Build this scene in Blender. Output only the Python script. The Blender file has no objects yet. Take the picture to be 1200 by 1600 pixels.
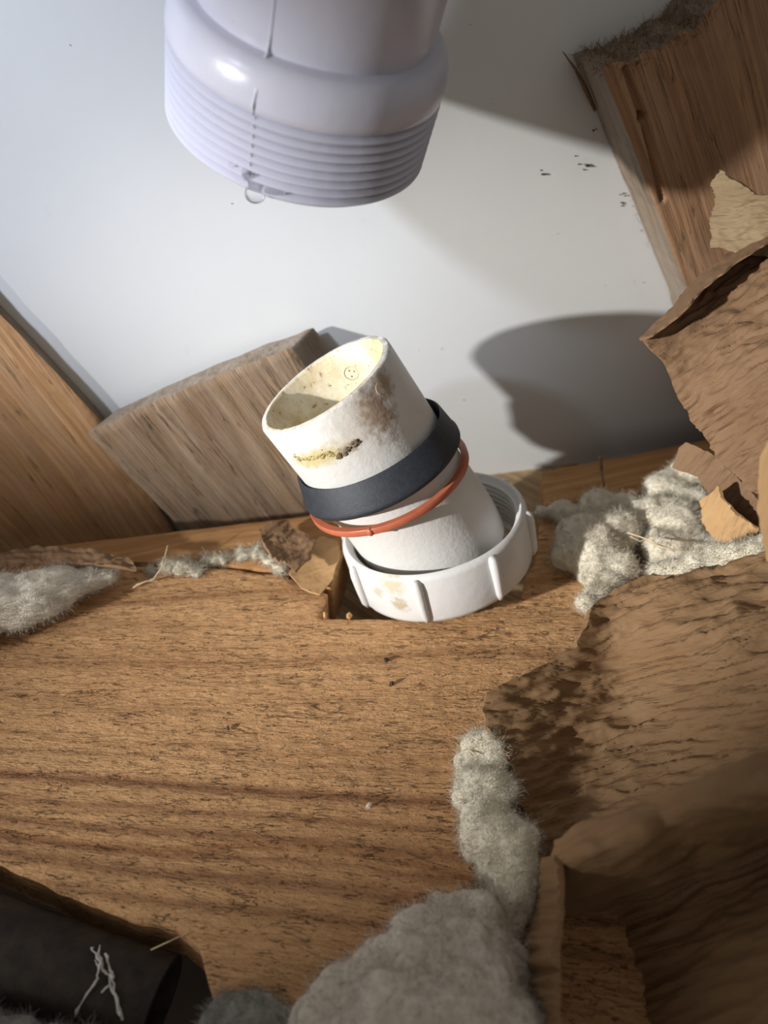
import bpy, bmesh, math, random
import numpy as np
from mathutils import Vector, Matrix, noise

# ------------------------------------------------------------------ camera, world, light, exposure
S = bpy.context.scene
F, TH, HC = 1150.0, math.radians(40), 0.197          # focal length in px of a 1200x1600 frame, pitch, height
cam_d = bpy.data.cameras.new('camera'); cam = bpy.data.objects.new('camera', cam_d)
S.collection.objects.link(cam); S.camera = cam
cam.location = (0, 0, HC); cam.rotation_euler = (math.radians(90) - TH, 0, 0)
cam_d.sensor_fit = 'VERTICAL'; cam_d.sensor_height = 36.0; cam_d.lens = 36.0 * F / 1600.0
cam_d.clip_start = 0.005; cam_d.clip_end = 20
cam_d.dof.use_dof = True; cam_d.dof.focus_distance = 0.225; cam_d.dof.aperture_fstop = 10.0

W = bpy.data.worlds.new('world'); S.world = W; W.use_nodes = True
W.node_tree.nodes['Background'].inputs[0].default_value = (1.0, 0.94, 0.87, 1)
W.node_tree.nodes['Background'].inputs[1].default_value = 0.26

def add_spot(name, loc, target, watts, cone, blend, radius, col):
    d = bpy.data.lights.new(name, 'SPOT'); d.energy = watts; d.spot_size = math.radians(cone); d.spot_blend = blend
    d.shadow_soft_size = radius; d.color = col
    o = bpy.data.objects.new(name, d); S.collection.objects.link(o); o.location = loc
    o.rotation_euler = (Vector(target) - Vector(loc)).to_track_quat('-Z', 'Y').to_euler()
    return o
add_spot('hand_torch', (-0.632, -0.245, 0.248), (0.042, 0.224, 0.052), 47.0, 21, 1.0, 0.012, (1.0, 0.985, 0.965))
add_spot('cool_work_lamp', (-0.50, -0.25, 0.50), (-0.145, 0.240, 0.172), 33.0, 22, 1.0, 0.03, (0.76, 0.84, 1.0))

S.view_settings.view_transform = 'Standard'; S.view_settings.look = 'None'
S.view_settings.exposure = 0.0; S.view_settings.gamma = 1.0; S.view_settings.use_curve_mapping = False

# ------------------------------------------------------------------ geometry helpers
CAM = np.array([0, 0, HC]); UP = np.array([0, math.sin(TH), math.cos(TH)]); BK = np.array([0, -math.cos(TH), math.sin(TH)])
def ray(x, y):
    x = np.asarray(x, float); y = np.asarray(y, float)
    return ((x - 600) / F)[..., None] * np.array([1., 0, 0]) - ((y - 800) / F)[..., None] * UP - BK
def atz(x, y, z): return CAM + ray(x, y) * np.asarray(z, float)[..., None]
def onplane(x, y, p0, n):
    d = ray(x, y); return CAM + d * (((p0 - CAM) @ n) / (d @ n))[..., None]
ZUP = np.array([0, 0, 1.])
def fl(x, y, z=0.0): return onplane(x, y, np.array([0, 0, z]), ZUP)
def unit(v): v = np.asarray(v, float); return v / np.linalg.norm(v)

rng = np.random.default_rng(7); random.seed(7)
COL = S.collection
def add(name, me, mat=None, parent=None, label=None, cat=None, group=None, kind=None):
    o = bpy.data.objects.new(name, me); COL.objects.link(o)
    if mat is not None: me.materials.append(mat)
    if parent is not None: o.parent = parent; o.matrix_parent_inverse = Matrix.Identity(4)
    if label: o['label'] = label
    if cat: o['category'] = cat
    if group: o['group'] = group
    if kind: o['kind'] = kind
    return o
def empty(name, label, cat, loc=(0, 0, 0), group=None, mw=None):
    o = bpy.data.objects.new(name, None); COL.objects.link(o); o.empty_display_size = 0.01
    if mw is not None: o.matrix_world = mw
    else: o.location = loc
    o['label'] = label; o['category'] = cat
    if group: o['group'] = group
    return o
def mesh(name, V, Fc, smooth=True):
    me = bpy.data.meshes.new(name); me.from_pydata([tuple(map(float, v)) for v in V], [], [tuple(map(int, f)) for f in Fc])
    if smooth: me.polygons.foreach_set('use_smooth', [True] * len(me.polygons))
    me.update(); return me
def fix_normals(me):
    bm = bmesh.new(); bm.from_mesh(me); bmesh.ops.recalc_face_normals(bm, faces=bm.faces); bm.to_mesh(me); bm.free()
def set_attr(me, name, A):
    a = me.attributes.new(name, 'FLOAT_VECTOR', 'POINT'); a.data.foreach_set('vector', np.asarray(A, np.float32).ravel())
def fbm(P, sc, oct=3, off=0.0):
    """smooth noise in [-1,1] for each row of P"""
    return np.array([noise.fractal(Vector((p[0] * sc + off, p[1] * sc - off, p[2] * sc + 2 * off)), 1.0, 2.0, oct) for p in P])

def inside(P, poly):
    x, y = P[:, 0], P[:, 1]; r = np.zeros(len(P), bool); n = len(poly)
    for i in range(n):
        x1, y1 = poly[i]; x2, y2 = poly[(i + 1) % n]
        if y1 == y2: continue
        c = ((y1 > y) != (y2 > y)) & (x < (x2 - x1) * (y - y1) / (y2 - y1) + x1); r ^= c
    return r
def rough(poly, seg, amp, seed=0, closed=True, skip=None):
    """a torn / sawn outline: every edge cut into short pieces that wander sideways"""
    out = []; poly = [np.array(p, float) for p in poly]
    for i in range(len(poly)):
        a, b = poly[i], poly[(i + 1) % len(poly)]; L = np.linalg.norm(b - a); n = max(1, int(L / seg))
        nrm = np.array([-(b - a)[1], (b - a)[0]]) / max(L, 1e-9)
        for k in range(n):
            p = a + (b - a) * k / n
            w = 0 if (skip and skip(p)) else amp
            j = (noise.fractal(Vector((p[0] / seg * .33 + seed, p[1] / seg * .33, seed * 1.7)), 1.0, 2.0, 3))
            out.append(p + nrm * j * w)
    return out
def grid_sheet(poly, step, holes=()):
    """a fine grid trimmed to an outline: (2D points, quads, boundary edges)"""
    poly = np.array(poly, float); lo = poly.min(0) - step; hi = poly.max(0) + step
    nx = int((hi[0] - lo[0]) / step) + 1; ny = int((hi[1] - lo[1]) / step) + 1
    cx, cy = np.meshgrid(lo[0] + (np.arange(nx) + .5) * step, lo[1] + (np.arange(ny) + .5) * step, indexing='ij')
    C = np.stack([cx.ravel(), cy.ravel()], 1); k = inside(C, poly)
    for h in holes: k &= ~inside(C, np.array(h, float))
    idx = np.nonzero(k)[0]; I, J = idx // ny, idx % ny
    q = np.stack([I * (ny + 1) + J, (I + 1) * (ny + 1) + J, (I + 1) * (ny + 1) + J + 1, I * (ny + 1) + J + 1], 1)
    used, inv = np.unique(q, return_inverse=True); q = inv.reshape(q.shape)
    P = np.stack([lo[0] + (used // (ny + 1)) * step, lo[1] + (used % (ny + 1)) * step], 1)
    E = np.concatenate([q[:, [0, 1]], q[:, [1, 2]], q[:, [2, 3]], q[:, [3, 0]]])
    key = np.sort(E, 1); _, first, cnt = np.unique(key[:, 0].astype(np.int64) * len(P) + key[:, 1], return_index=True, return_counts=True)
    BE = E[first[cnt == 1]]; bv = np.unique(BE)
    best = np.full(len(bv), 1e9); tgt = P[bv].copy()
    for pl in [poly] + [np.array(h, float) for h in holes]:
        for i in range(len(pl)):
            a, b = pl[i], pl[(i + 1) % len(pl)]; ab = b - a; L2 = ab @ ab
            if L2 == 0: continue
            t = np.clip(((P[bv] - a) @ ab) / L2, 0, 1); c = a + t[:, None] * ab; d = np.hypot(*(P[bv] - c).T)
            m = d < best; best[m] = d[m]; tgt[m] = c[m]
    m = best < step * 1.3; P[bv[m]] = tgt[m]
    return P, q, BE
def slab(name, poly, step, mapfn, thick, mat, holes=(), disp=None, grain=None, bevel=0.0, side=None, **kw):
    """a solid board or sheet: front from grid_sheet mapped into space, back offset by the vector (or scalar along the normal) THICK"""
    P, q, BE = grid_sheet(poly, step, holes)
    V = mapfn(P)
    me0 = mesh('t', V, q); N = np.zeros(len(V) * 3); me0.vertices.foreach_get('normal', N); N = N.reshape(-1, 3)
    tow = np.sum(N * (CAM - V), 1); N[tow < 0] *= -1; bpy.data.meshes.remove(me0)
    V0 = V.copy()
    if disp is not None: V = V + N * disp(V0, P)[:, None]
    T = np.asarray(thick, float); off = -N * T if T.ndim == 0 else np.broadcast_to(T, V.shape)
    if bevel:
        bv = np.unique(BE); V[bv] = V[bv] - N[bv] * bevel
    n = len(V); B = V0 + off
    faces = [tuple(f) for f in q] + [tuple(f[::-1] + n) for f in q] + [(a, b, b + n, a + n) for a, b in BE]
    me = mesh(name, np.concatenate([V, B]), faces); fix_normals(me)
    G = grain(np.concatenate([V0, B]), np.concatenate([P, P])) if grain else np.concatenate([V0, B])
    set_attr(me, 'grain', G)
    # sharp rim so that the face and the sides shade apart
    ke = {(min(a, b), max(a, b)) for a, b in BE}; ke |= {(a + n, b + n) for a, b in ke}
    sh = me.attributes.new('sharp_edge', 'BOOLEAN', 'EDGE')
    ev = np.zeros(len(me.edges) * 2, int); me.edges.foreach_get('vertices', ev); ev = np.sort(ev.reshape(-1, 2), 1)
    sh.data.foreach_set('value', [(int(a), int(b)) in ke for a, b in ev])
    o = add(name, me, mat, **kw)
    if side is not None:
        me.materials.append(side); mi = np.zeros(len(faces), np.int32); mi[2 * len(q):] = 1; me.polygons.foreach_set('material_index', mi)
    return o
def plane_map(p0, n, ref):
    """2D frame (metres) on a plane: returns to2d(px list) and to3d(P2)"""
    n = unit(n); u = unit(np.cross(ZUP, n)) if abs(n[2]) < .9 else np.array([1., 0, 0]); v = np.cross(n, u)
    def to2(pts): return [((q - p0) @ u, (q - p0) @ v) for q in (onplane(float(x), float(y), p0, n) for x, y in pts)]
    def to3(P): return p0 + P[:, :1] * u + P[:, 1:] * v
    return to2, to3, n
def grain_axes(along, nrm):
    a = unit(along); c = unit(nrm); b = np.cross(c, a)
    return lambda V, P: np.stack([V @ a, V @ b, V @ c], 1)

def frame(o, axis, toward):
    z = unit(axis); x = np.asarray(toward, float) - z * (np.asarray(toward) @ z); x = unit(x); y = np.cross(z, x)
    M = Matrix.Identity(4)
    for i in range(3): M[i][0], M[i][1], M[i][2], M[i][3] = x[i], y[i], z[i], o[i]
    return M
def lathe_mesh(name, prof, n=112, wob=None):
    """closed ring of (r, z) profile points revolved about local z"""
    m = len(prof); V = []; Fc = []
    for i in range(n):
        t = 2 * math.pi * i / n; c, s = math.cos(t), math.sin(t)
        for j, (r, z) in enumerate(prof):
            w = wob(t, r, z) if wob else 0
            V.append(((r + w) * c, (r + w) * s, z))
    for i in range(n):
        for j in range(m):
            a = i * m + j; b = i * m + (j + 1) % m; i2 = ((i + 1) % n) * m
            Fc.append((a, i2 + j, i2 + (j + 1) % m, b))
    me = mesh(name, V, Fc); fix_normals(me)
    bm = bmesh.new(); bm.from_mesh(me)
    for e in bm.edges:
        if len(e.link_faces) == 2 and e.calc_face_angle(0) > math.radians(50): e.smooth = False
    bm.to_mesh(me); bm.free()
    return me
def tube_mesh(name, pts, radii, n=8, cap=True):
    pts = [np.array(p, float) for p in pts]; V = []; Fc = []
    up = np.array([.13, .31, .94])
    for i, p in enumerate(pts):
        d = unit(pts[min(i + 1, len(pts) - 1)] - pts[max(i - 1, 0)]); x = unit(np.cross(up, d)); y = np.cross(d, x)
        r = radii[i] if hasattr(radii, '__len__') else radii
        for k in range(n):
            t = 2 * math.pi * k / n; V.append(p + (x * math.cos(t) + y * math.sin(t)) * r)
    for i in range(len(pts) - 1):
        for k in range(n):
            a = i * n + k; b = i * n + (k + 1) % n; Fc.append((a, b, b + n, a + n))
    if cap:
        Fc.append(tuple(range(n))[::-1]); Fc.append(tuple(range(len(V) - n, len(V))))
    me = mesh(name, V, Fc); return me

# ------------------------------------------------------------------ materials
class M:
    def __init__(s, name, rough=.7, spec=.3):
        s.m = bpy.data.materials.new(name); s.m.use_nodes = True; s.t = s.m.node_tree; s.b = s.t.nodes['Principled BSDF']
        s.b.inputs['Roughness'].default_value = rough; s.b.inputs['Specular IOR Level'].default_value = spec
    def n(s, k, **kw):
        d = s.t.nodes.new(k)
        for a, v in kw.items(): setattr(d, a, v)
        return d
    def l(s, a, b): s.t.links.new(a, b)
    def put(s, sock, v):
        if hasattr(v, 'links') or hasattr(v, 'is_linked'): s.l(v, sock)
        else: sock.default_value = v
    def attr(s): return s.n('ShaderNodeAttribute', attribute_name='grain').outputs['Vector']
    def obj(s): return s.n('ShaderNodeTexCoord').outputs['Object']
    def geo(s): return s.n('ShaderNodeNewGeometry').outputs['Position']
    def scale(s, v, sc, loc=(0, 0, 0), rot=(0, 0, 0)):
        d = s.n('ShaderNodeMapping'); s.l(v, d.inputs[0]); d.inputs['Location'].default_value = loc; d.inputs['Rotation'].default_value = rot; d.inputs['Scale'].default_value = sc; return d.outputs[0]
    def noise(s, v, sc=1., det=4., rgh=.55, dist=0.):
        d = s.n('ShaderNodeTexNoise'); s.l(v, d.inputs['Vector']); d.inputs['Scale'].default_value = sc; d.inputs['Detail'].default_value = det; d.inputs['Roughness'].default_value = rgh; d.inputs['Distortion'].default_value = dist; return d.outputs['Fac']
    def math(s, op, a, b=0., c=None, clamp=False):
        d = s.n('ShaderNodeMath', operation=op, use_clamp=clamp); s.put(d.inputs[0], a); s.put(d.inputs[1], b)
        if c is not None: s.put(d.inputs[2], c)
        return d.outputs[0]
    def ramp(s, f, stops, interp='LINEAR'):
        d = s.n('ShaderNodeValToRGB'); d.color_ramp.interpolation = interp; s.l(f, d.inputs[0]); e = d.color_ramp.elements
        while len(e) < len(stops): e.new(.5)
        for i, (p, c) in enumerate(stops):
            e[i].position = p; e[i].color = (c, c, c, 1) if not hasattr(c, '__len__') else (*c, 1)
        return d.outputs[0]
    def mix(s, f, a, b, mode='MIX'):
        d = s.n('ShaderNodeMix', data_type='RGBA', blend_type=mode); s.put(d.inputs[0], f)
        for i, v in ((6, a), (7, b)):
            if isinstance(v, tuple): v = (*v, 1)
            s.put(d.inputs[i], v)
        return d.outputs[2]
    def add(s, v, w):
        d = s.n('ShaderNodeVectorMath', operation='ADD'); s.l(v, d.inputs[0]); s.put(d.inputs[1], w); return d.outputs[0]
    def spot(s, v, p, r, soft=.5, nz=.5, nsc=300, sx=(1, 1, 1), rot=(0, 0, 0)):
        """blotch mask of its own shape round local point P"""
        q = s.scale(s.add(v, tuple(-float(c) for c in p)), sx, rot=rot)
        d = s.n('ShaderNodeVectorMath', operation='LENGTH'); s.l(q, d.inputs[0])
        nn = s.noise(v, nsc, 4, .65)
        e = s.math('ADD', s.math('DIVIDE', d.outputs['Value'], r), s.math('MULTIPLY', s.math('SUBTRACT', nn, .5), nz * 4))
        return s.ramp(e, [(1 - soft, 1.), (1., 0.)])
    def bump(s, h, dist, strength=1., prev=None):
        d = s.n('ShaderNodeBump'); s.l(h, d.inputs['Height']); d.inputs['Distance'].default_value = dist; d.inputs['Strength'].default_value = strength
        if prev is not None: s.l(prev, d.inputs['Normal'])
        return d.outputs[0]
    def out(s, col, normal=None):
        s.put(s.b.inputs['Base Color'], (*col, 1) if isinstance(col, tuple) else col)
        if normal is not None: s.l(normal, s.b.inputs['Normal'])
        return s.m

def wood(name, light, dark, late, ring=260, fan=False, grey=None, greyamt=0., crack=.5, rough_bump=.0005, fibre=.00025, seed=0.0, dirt=.3):
    m = M(name, .78, .22); v = m.attr(); v = m.add(v, (seed, seed * .37, seed * .11))
    warp = m.noise(m.scale(v, (9, 28, 9)), 1, 3, .5)
    # growth rings: bands across the board that wander along it
    sep = m.n('ShaderNodeSeparateXYZ'); m.l(v, sep.inputs[0])
    yy = m.math('ADD', m.math('MULTIPLY', sep.outputs[1], ring), m.math('MULTIPLY', warp, 5.5))
    cmb = m.n('ShaderNodeCombineXYZ'); m.l(yy, cmb.inputs[0]); m.l(m.math('MULTIPLY', sep.outputs[2], ring * .5), cmb.inputs[1])
    rings = m.noise(cmb.outputs[0], 1.0, 2, .5)
    fib = m.noise(m.scale(v, (45, 1700, 900)), 1, 4, .6)
    fib2 = m.noise(m.scale(v, (25, 420, 300)), 1, 3, .6)
    mott = m.noise(m.scale(v, (18, 30, 20)), 1, 4, .6)
    base = m.mix(m.ramp(mott, [(.3, 0.), (.7, 1.)]), dark, light)
    base = m.mix(m.math('MULTIPLY', m.ramp(rings, [(.42, 0.), (.56, 1.), (.62, .25), (.75, 0.)]), .75), base, late)
    base = m.mix(m.math('MULTIPLY', m.ramp(fib, [(.35, 1.), (.65, 0.)]), .45), base, late)
    base = m.mix(m.math('MULTIPLY', m.ramp(fib2, [(.55, 0.), (.8, 1.)]), .25), base, tuple(min(1, c * 1.35) for c in light))
    # cracks along the grain: thin contour lines of a stretched noise, broken up by a mask
    cr = m.noise(m.scale(v, (16, 380, 200)), 1, 3, .55, .15)
    line = m.ramp(m.math('ABSOLUTE', m.math('SUBTRACT', cr, .5)), [(0., 1.), (.015, 0.)])
    msk = m.ramp(m.noise(m.scale(v, (40, 130, 90), (3.1, 1.7, 0)), 1, 3, .6), [(.52, 0.), (.62, 1.)])
    crk = m.math('MULTIPLY', m.math('MULTIPLY', line, msk), crack)
    base = m.mix(crk, base, tuple(c * .18 for c in dark))
    if grey:
        gm = m.ramp(m.noise(m.scale(v, (30, 120, 60), (5, 2, 1)), 1, 4, .6), [(.3, 0.), (.65, 1.)])
        base = m.mix(m.math('MULTIPLY', gm, greyamt), base, grey)
    dm = m.ramp(m.noise(m.scale(v, (45, 60, 60), (1, 8, 3)), 1, 5, .65), [(.56, 0.), (.72, 1.)])
    base = m.mix(m.math('MULTIPLY', dm, dirt), base, tuple(c * .4 for c in dark))
    b = m.bump(rings, rough_bump * .8)
    b = m.bump(fib2, rough_bump, prev=b)
    b = m.bump(fib, fibre, prev=b)
    b = m.bump(m.math('SUBTRACT', 1., crk), rough_bump * 1.2, prev=b)
    return m.out(base, b)

def rough_sawn(name, light, dark, late, crackc):
    """coarse weathered face: torn fibre scales, broken cracks and a few dark growth lines"""
    m = M(name, .82, .18); v = m.attr()
    sep = m.n('ShaderNodeSeparateXYZ'); m.l(v, sep.inputs[0])
    mott = m.noise(m.scale(v, (12, 22, 12)), 1, 5, .6)
    base = m.mix(m.ramp(mott, [(.3, 0.), (.7, 1.)]), dark, light)
    warp = m.noise(m.scale(v, (10, 20, 9)), 1, 3, .5)
    yy = m.math('ADD', m.math('MULTIPLY', sep.outputs[1], 115.), m.math('MULTIPLY', warp, 2.6))
    cmb = m.n('ShaderNodeCombineXYZ'); m.l(yy, cmb.inputs[0])
    rings = m.noise(cmb.outputs[0], 1.0, 3, .55)
    rl = m.ramp(rings, [(.36, 1.), (.47, 0.)])
    base = m.mix(m.math('MULTIPLY', rl, .7), base, late)
    # a few strong dark reddish growth lines in the lower half of the face
    wl = m.math('MULTIPLY', m.math('SUBTRACT', warp, .5), .008)
    for cy, wd, am in ((-.0392, .0016, .75), (-.0475, .0009, .5), (-.0545, .0012, .6), (-.0610, .0010, .5), (-.0665, .0016, .6), (-.0740, .0012, .55), (-.0300, .0006, .35), (.0100, .0006, .35)):
        d_ = m.math('ABSOLUTE', m.math('ADD', m.math('SUBTRACT', sep.outputs[1], cy), wl))
        base = m.mix(m.math('MULTIPLY', m.ramp(m.math('DIVIDE', d_, wd * 2), [(.1, 1.), (1., 0.)]), am), base, (.20, .085, .045))
    # scales: stretched cells torn along the grain
    sc = m.noise(m.scale(v, (85, 520, 300)), 1, 4, .62, .45)
    sc2 = m.noise(m.scale(v, (260, 1500, 600)), 1, 4, .65, .3)
    line = m.ramp(m.math('ABSOLUTE', m.math('SUBTRACT', sc, .5)), [(0., 1.), (.014, 0.)])
    msk = m.ramp(m.noise(m.scale(v, (190, 520, 90), (3.1, 1.7, 0)), 1, 3, .6), [(.52, 0.), (.58, 1.)])
    crk = m.math('MULTIPLY', line, msk)
    big = m.noise(m.scale(v, (40, 330, 200), (7, 3, 1)), 1, 4, .6, .35)
    bl = m.ramp(m.math('ABSOLUTE', m.math('SUBTRACT', big, .5)), [(0., 1.), (.012, 0.)])
    bm_ = m.ramp(m.noise(m.scale(v, (60, 120, 60), (2, 9, 4)), 1, 3, .6), [(.5, 0.), (.58, 1.)])
    crk = m.math('MAXIMUM', crk, m.math('MULTIPLY', bl, bm_))
    base = m.mix(m.math('MULTIPLY', m.ramp(sc2, [(.38, 1.), (.62, 0.)]), .38), base, late)
    base = m.mix(m.math('MULTIPLY', m.ramp(sc, [(.56, 0.), (.75, 1.)]), .35), base, tuple(min(1, c * 1.3) for c in light))
    base = m.mix(m.math('MULTIPLY', crk, .6), base, crackc)
    pale = m.ramp(m.noise(m.scale(v, (90, 110, 90), (4, 4, 2)), 1, 3, .5), [(.72, 0.), (.78, 1.)])
    base = m.mix(m.math('MULTIPLY', pale, .35), base, (.62, .5, .38))
    b = m.bump(rings, .0011)
    tear = m.noise(m.scale(v, (330, 620, 300), (0, 0, 0), (0, 0, .5)), 1, 4, .7, .3)
    b = m.bump(sc, .0009, prev=b); b = m.bump(tear, .0009, prev=b)
    b = m.bump(sc2, .0006, prev=b)
    b = m.bump(m.math('SUBTRACT', 1., crk), .0009, prev=b)
    return m.out(base, b)

def kraft(name, col, dk, lt, amp=.0006, seed=0.):
    m = M(name, .72, .25); v = m.add(m.attr(), (seed, seed * .7, 0))
    w = m.noise(m.scale(v, (60, 560, 1)), 1, 3, .5, .2)
    w2 = m.noise(m.scale(v, (160, 1500, 1)), 1, 3, .6, .2)
    fz = m.noise(v, 3500, 3, .6)
    mo = m.noise(v, 40, 4, .6)
    base = m.mix(m.ramp(mo, [(.3, 0.), (.7, 1.)]), dk, col)
    base = m.mix(m.math('MULTIPLY', m.ramp(w, [(.5, 0.), (.72, 1.)]), .2), base, lt)
    base = m.mix(m.math('MULTIPLY', m.ramp(fz, [(.35, 1.), (.6, 0.)]), .12), base, dk)
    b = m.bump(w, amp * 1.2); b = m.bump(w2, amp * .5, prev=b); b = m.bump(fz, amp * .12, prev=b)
    return m.out(base, b)

def wool_mat(name, a, b_, c):
    m = M(name, .95, .05); v = m.geo()
    n1 = m.noise(v, 120, 5, .65); n2 = m.noise(v, 900, 4, .7)
    base = m.mix(m.ramp(n1, [(.3, 0.), (.7, 1.)]), a, b_)
    base = m.mix(m.math('MULTIPLY', m.ramp(n2, [(.3, 1.), (.6, 0.)]), .3), base, c)
    sp = m.ramp(m.noise(v, 420, 2, .5), [(.74, 0.), (.79, 1.)])
    base = m.mix(m.math('MULTIPLY', sp, .6), base, (.10, .07, .05))
    m.b.inputs['Sheen Weight'].default_value = .6; m.b.inputs['Sheen Roughness'].default_value = .6
    bp = m.bump(n2, .0004); bp = m.bump(m.noise(m.scale(v, (2600, 900, 2600)), 1, 3, .7), .0006, prev=bp)
    return m.out(base, bp)
def plain(name, col, rough=.6, spec=.3, var=.12, vs=200, bump=.0, bs=800, metal=0.):
    m = M(name, rough, spec); v = m.geo(); n = m.noise(v, vs, 5, .6)
    base = m.mix(m.ramp(n, [(.25, 0.), (.75, 1.)]), tuple(c * (1 - var) for c in col), tuple(min(1, c * (1 + var)) for c in col))
    m.b.inputs['Metallic'].default_value = metal
    return m.out(base, m.bump(m.noise(v, bs, 4, .6), bump) if bump else None)

MAT = {}
MAT['plank'] = rough_sawn('rough sawn plank', (.75, .45, .22), (.62, .35, .165), (.37, .175, .072), (.12, .058, .026))
MAT['ledge'] = wood('smooth orange timber', (.58, .34, .15), (.44, .24, .10), (.33, .165, .065), ring=300, crack=.3, rough_bump=.0003, seed=1.)
MAT['stud'] = wood('orange stud timber', (.74, .44, .21), (.58, .325, .145), (.42, .21, .085), ring=330, crack=.6, rough_bump=.0004, seed=2.3, grey=(.50, .38, .28), greyamt=.25)
MAT['stud2'] = wood('brown stud timber', (.44, .25, .13), (.33, .18, .09), (.20, .10, .05), ring=420, crack=.6, rough_bump=.0004, seed=4.1, grey=(.33, .25, .19), greyamt=.25)
MAT['block'] = wood('grey weathered timber', (.36, .245, .145), (.26, .165, .092), (.15, .09, .05), ring=240, crack=.9, rough_bump=.0006, seed=6.4, grey=(.30, .24, .18), greyamt=.5)
MAT['stud_side'] = wood('grey weathered edge', (.31, .24, .17), (.23, .17, .115), (.14, .10, .065), ring=300, crack=.6, rough_bump=.0004, seed=3.7, grey=(.36, .31, .26), greyamt=.5)
MAT['joist'] = wood('shaded joist timber', (.55, .41, .25), (.44, .32, .18), (.22, .14, .07), ring=220, crack=.4, seed=8.8)
MAT['splinter'] = plain('dark splintered fibre', (.17, .105, .062), .9, .1, .4, 900)
MAT['fray'] = plain('torn brown fibre', (.30, .19, .11), .9, .1, .4, 900, .0006, 1500)
MAT['kraft'] = kraft('creped kraft paper', (.235, .142, .078), (.19, .11, .058), (.30, .195, .115))
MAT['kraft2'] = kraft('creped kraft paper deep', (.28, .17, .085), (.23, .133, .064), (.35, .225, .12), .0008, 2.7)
MAT['kraft_light'] = kraft('pale kraft paper', (.54, .34, .165), (.44, .265, .12), (.60, .41, .22), .0003, 5.1)
MAT['kraft_dull'] = kraft('dusty kraft paper', (.31, .23, .135), (.23, .16, .09), (.38, .29, .18), .0006, 6.3)
MAT['wool'] = wool_mat('cream mineral wool', (.90, .81, .60), (.96, .90, .72), (.78, .67, .48))
MAT['wool_grey'] = wool_mat('greyish mineral wool', (.80, .71, .57), (.90, .83, .69), (.62, .53, .40))
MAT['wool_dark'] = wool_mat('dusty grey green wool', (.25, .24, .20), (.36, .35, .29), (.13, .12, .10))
MAT['straw'] = plain('pale straw fibre', (.62, .50, .33), .8, .2, .2, 500)
MAT['crumb'] = plain('dark dirt crumb', (.07, .055, .045), .9, .1, .3, 900)
MAT['web'] = plain('dusty cobweb', (.60, .56, .52), .9, .1, .1)
MAT['rubber'] = plain('matt black rubber', (.022, .026, .034), .55, .4, .3, 500, .00012, 2500)
MAT['washer'] = plain('translucent rust red plastic', (.44, .125, .065), .36, .45, .12, 300)
MAT['metal'] = plain('dark grimy pipe', (.034, .025, .019), .72, .25, .5, 220, .00015, 900)

m = M('white painted sheet', .45, .35); v = m.geo()
c = m.mix(m.ramp(m.noise(v, 14, 4, .6), [(.3, 0.), (.7, 1.)]), (.63, .635, .625), (.665, .67, .66))
sc = m.ramp(m.noise(m.scale(v, (150, 150, 60)), 1, 4, .65), [(.67, 0.), (.76, 1.)])
c = m.mix(m.math('MULTIPLY', sc, .12), c, (.45, .43, .36))
MAT['wall'] = m.out(c, m.bump(m.noise(v, 260, 3, .5), .00004))
m = M('dark ground', .95, .1); MAT['floor'] = m.out(m.mix(m.noise(m.geo(), 60), (.07, .055, .045), (.13, .10, .08)))

# ------------------------------------------------------------------ the setting
yw, ln = math.radians(12), math.radians(-1)
WN = np.array([math.sin(yw) * math.cos(ln), -math.cos(yw) * math.cos(ln), math.sin(ln)])   # the sheet leans back a little
WP = np.array([0, .277, 0])
eA, eB = fl(280., 828.), fl(1080., 690.); LE = unit(eB - eA); LN = np.array([LE[1], -LE[0], 0])   # far edge of the ledge
def wallpt(x, y, t=0.): return onplane(np.asarray(x, float), np.asarray(y, float), WP + WN * t, WN)

wu = unit(np.cross(ZUP, WN)); wv = np.cross(WN, wu)
def quad_slab(name, c, u, v, n, hu0, hu1, hv0, hv1, th, mat, **kw):
    V = [c + u * a + v * b - n * d for d in (0, th) for a, b in ((hu0, hv0), (hu1, hv0), (hu1, hv1), (hu0, hv1))]
    me = mesh(name, V, [(0, 1, 2, 3), (7, 6, 5, 4), (0, 4, 5, 1), (1, 5, 6, 2), (2, 6, 7, 3), (3, 7, 4, 0)], False); fix_normals(me)
    return add(name, me, mat, **kw)
quad_slab('wall_back', WP, wu, wv, WN, -.5, .55, -.088, .6, .012, MAT['wall'], kind='structure', label='white painted sheet behind the timbers and pipes', cat='wall')
quad_slab('floor', np.array([0, .1, -.09]), np.array([1., 0, 0]), np.array([0, 1., 0]), ZUP, -.5, .55, -.5, .6, .01, MAT['floor'], kind='structure', label='dark ground far below the plank', cat='floor')

# ------------------------------------------------------------------ timbers
FX0, FY0 = fl(-1150., 1075.)[:2]
def fan(V, P):
    """grain that spreads slightly towards the right, as the plank was sawn"""
    x = V[:, 0] + .62; y = V[:, 1] - .148; ang = y / np.maximum(x, .05)
    return np.stack([np.hypot(x, y), ang * .62, V[:, 2]], 1)
to2, to3, _ = plane_map(np.zeros(3), ZUP, None)
plank_px = [(-330, 985), (-190, 945), (-100, 925), (0, 905), (200, 884), (330, 886), (450, 900), (512, 928), (500, 967), (600, 967), (700, 965), (770, 949), (772, 941), (814, 936), (822, 898), (836, 880), (846, 800), (1000, 778), (1400, 722), (2000, 640), (2300, 1000), (2300, 2100), (330, 2100), (330, 1640), (334, 1580), (322, 1520), (310, 1478), (268, 1446), (240, 1436), (210, 1432), (100, 1390), (0, 1348), (-500, 1140)]
pk = rough(to2(plank_px), .0022, .0006, 3)
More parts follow.
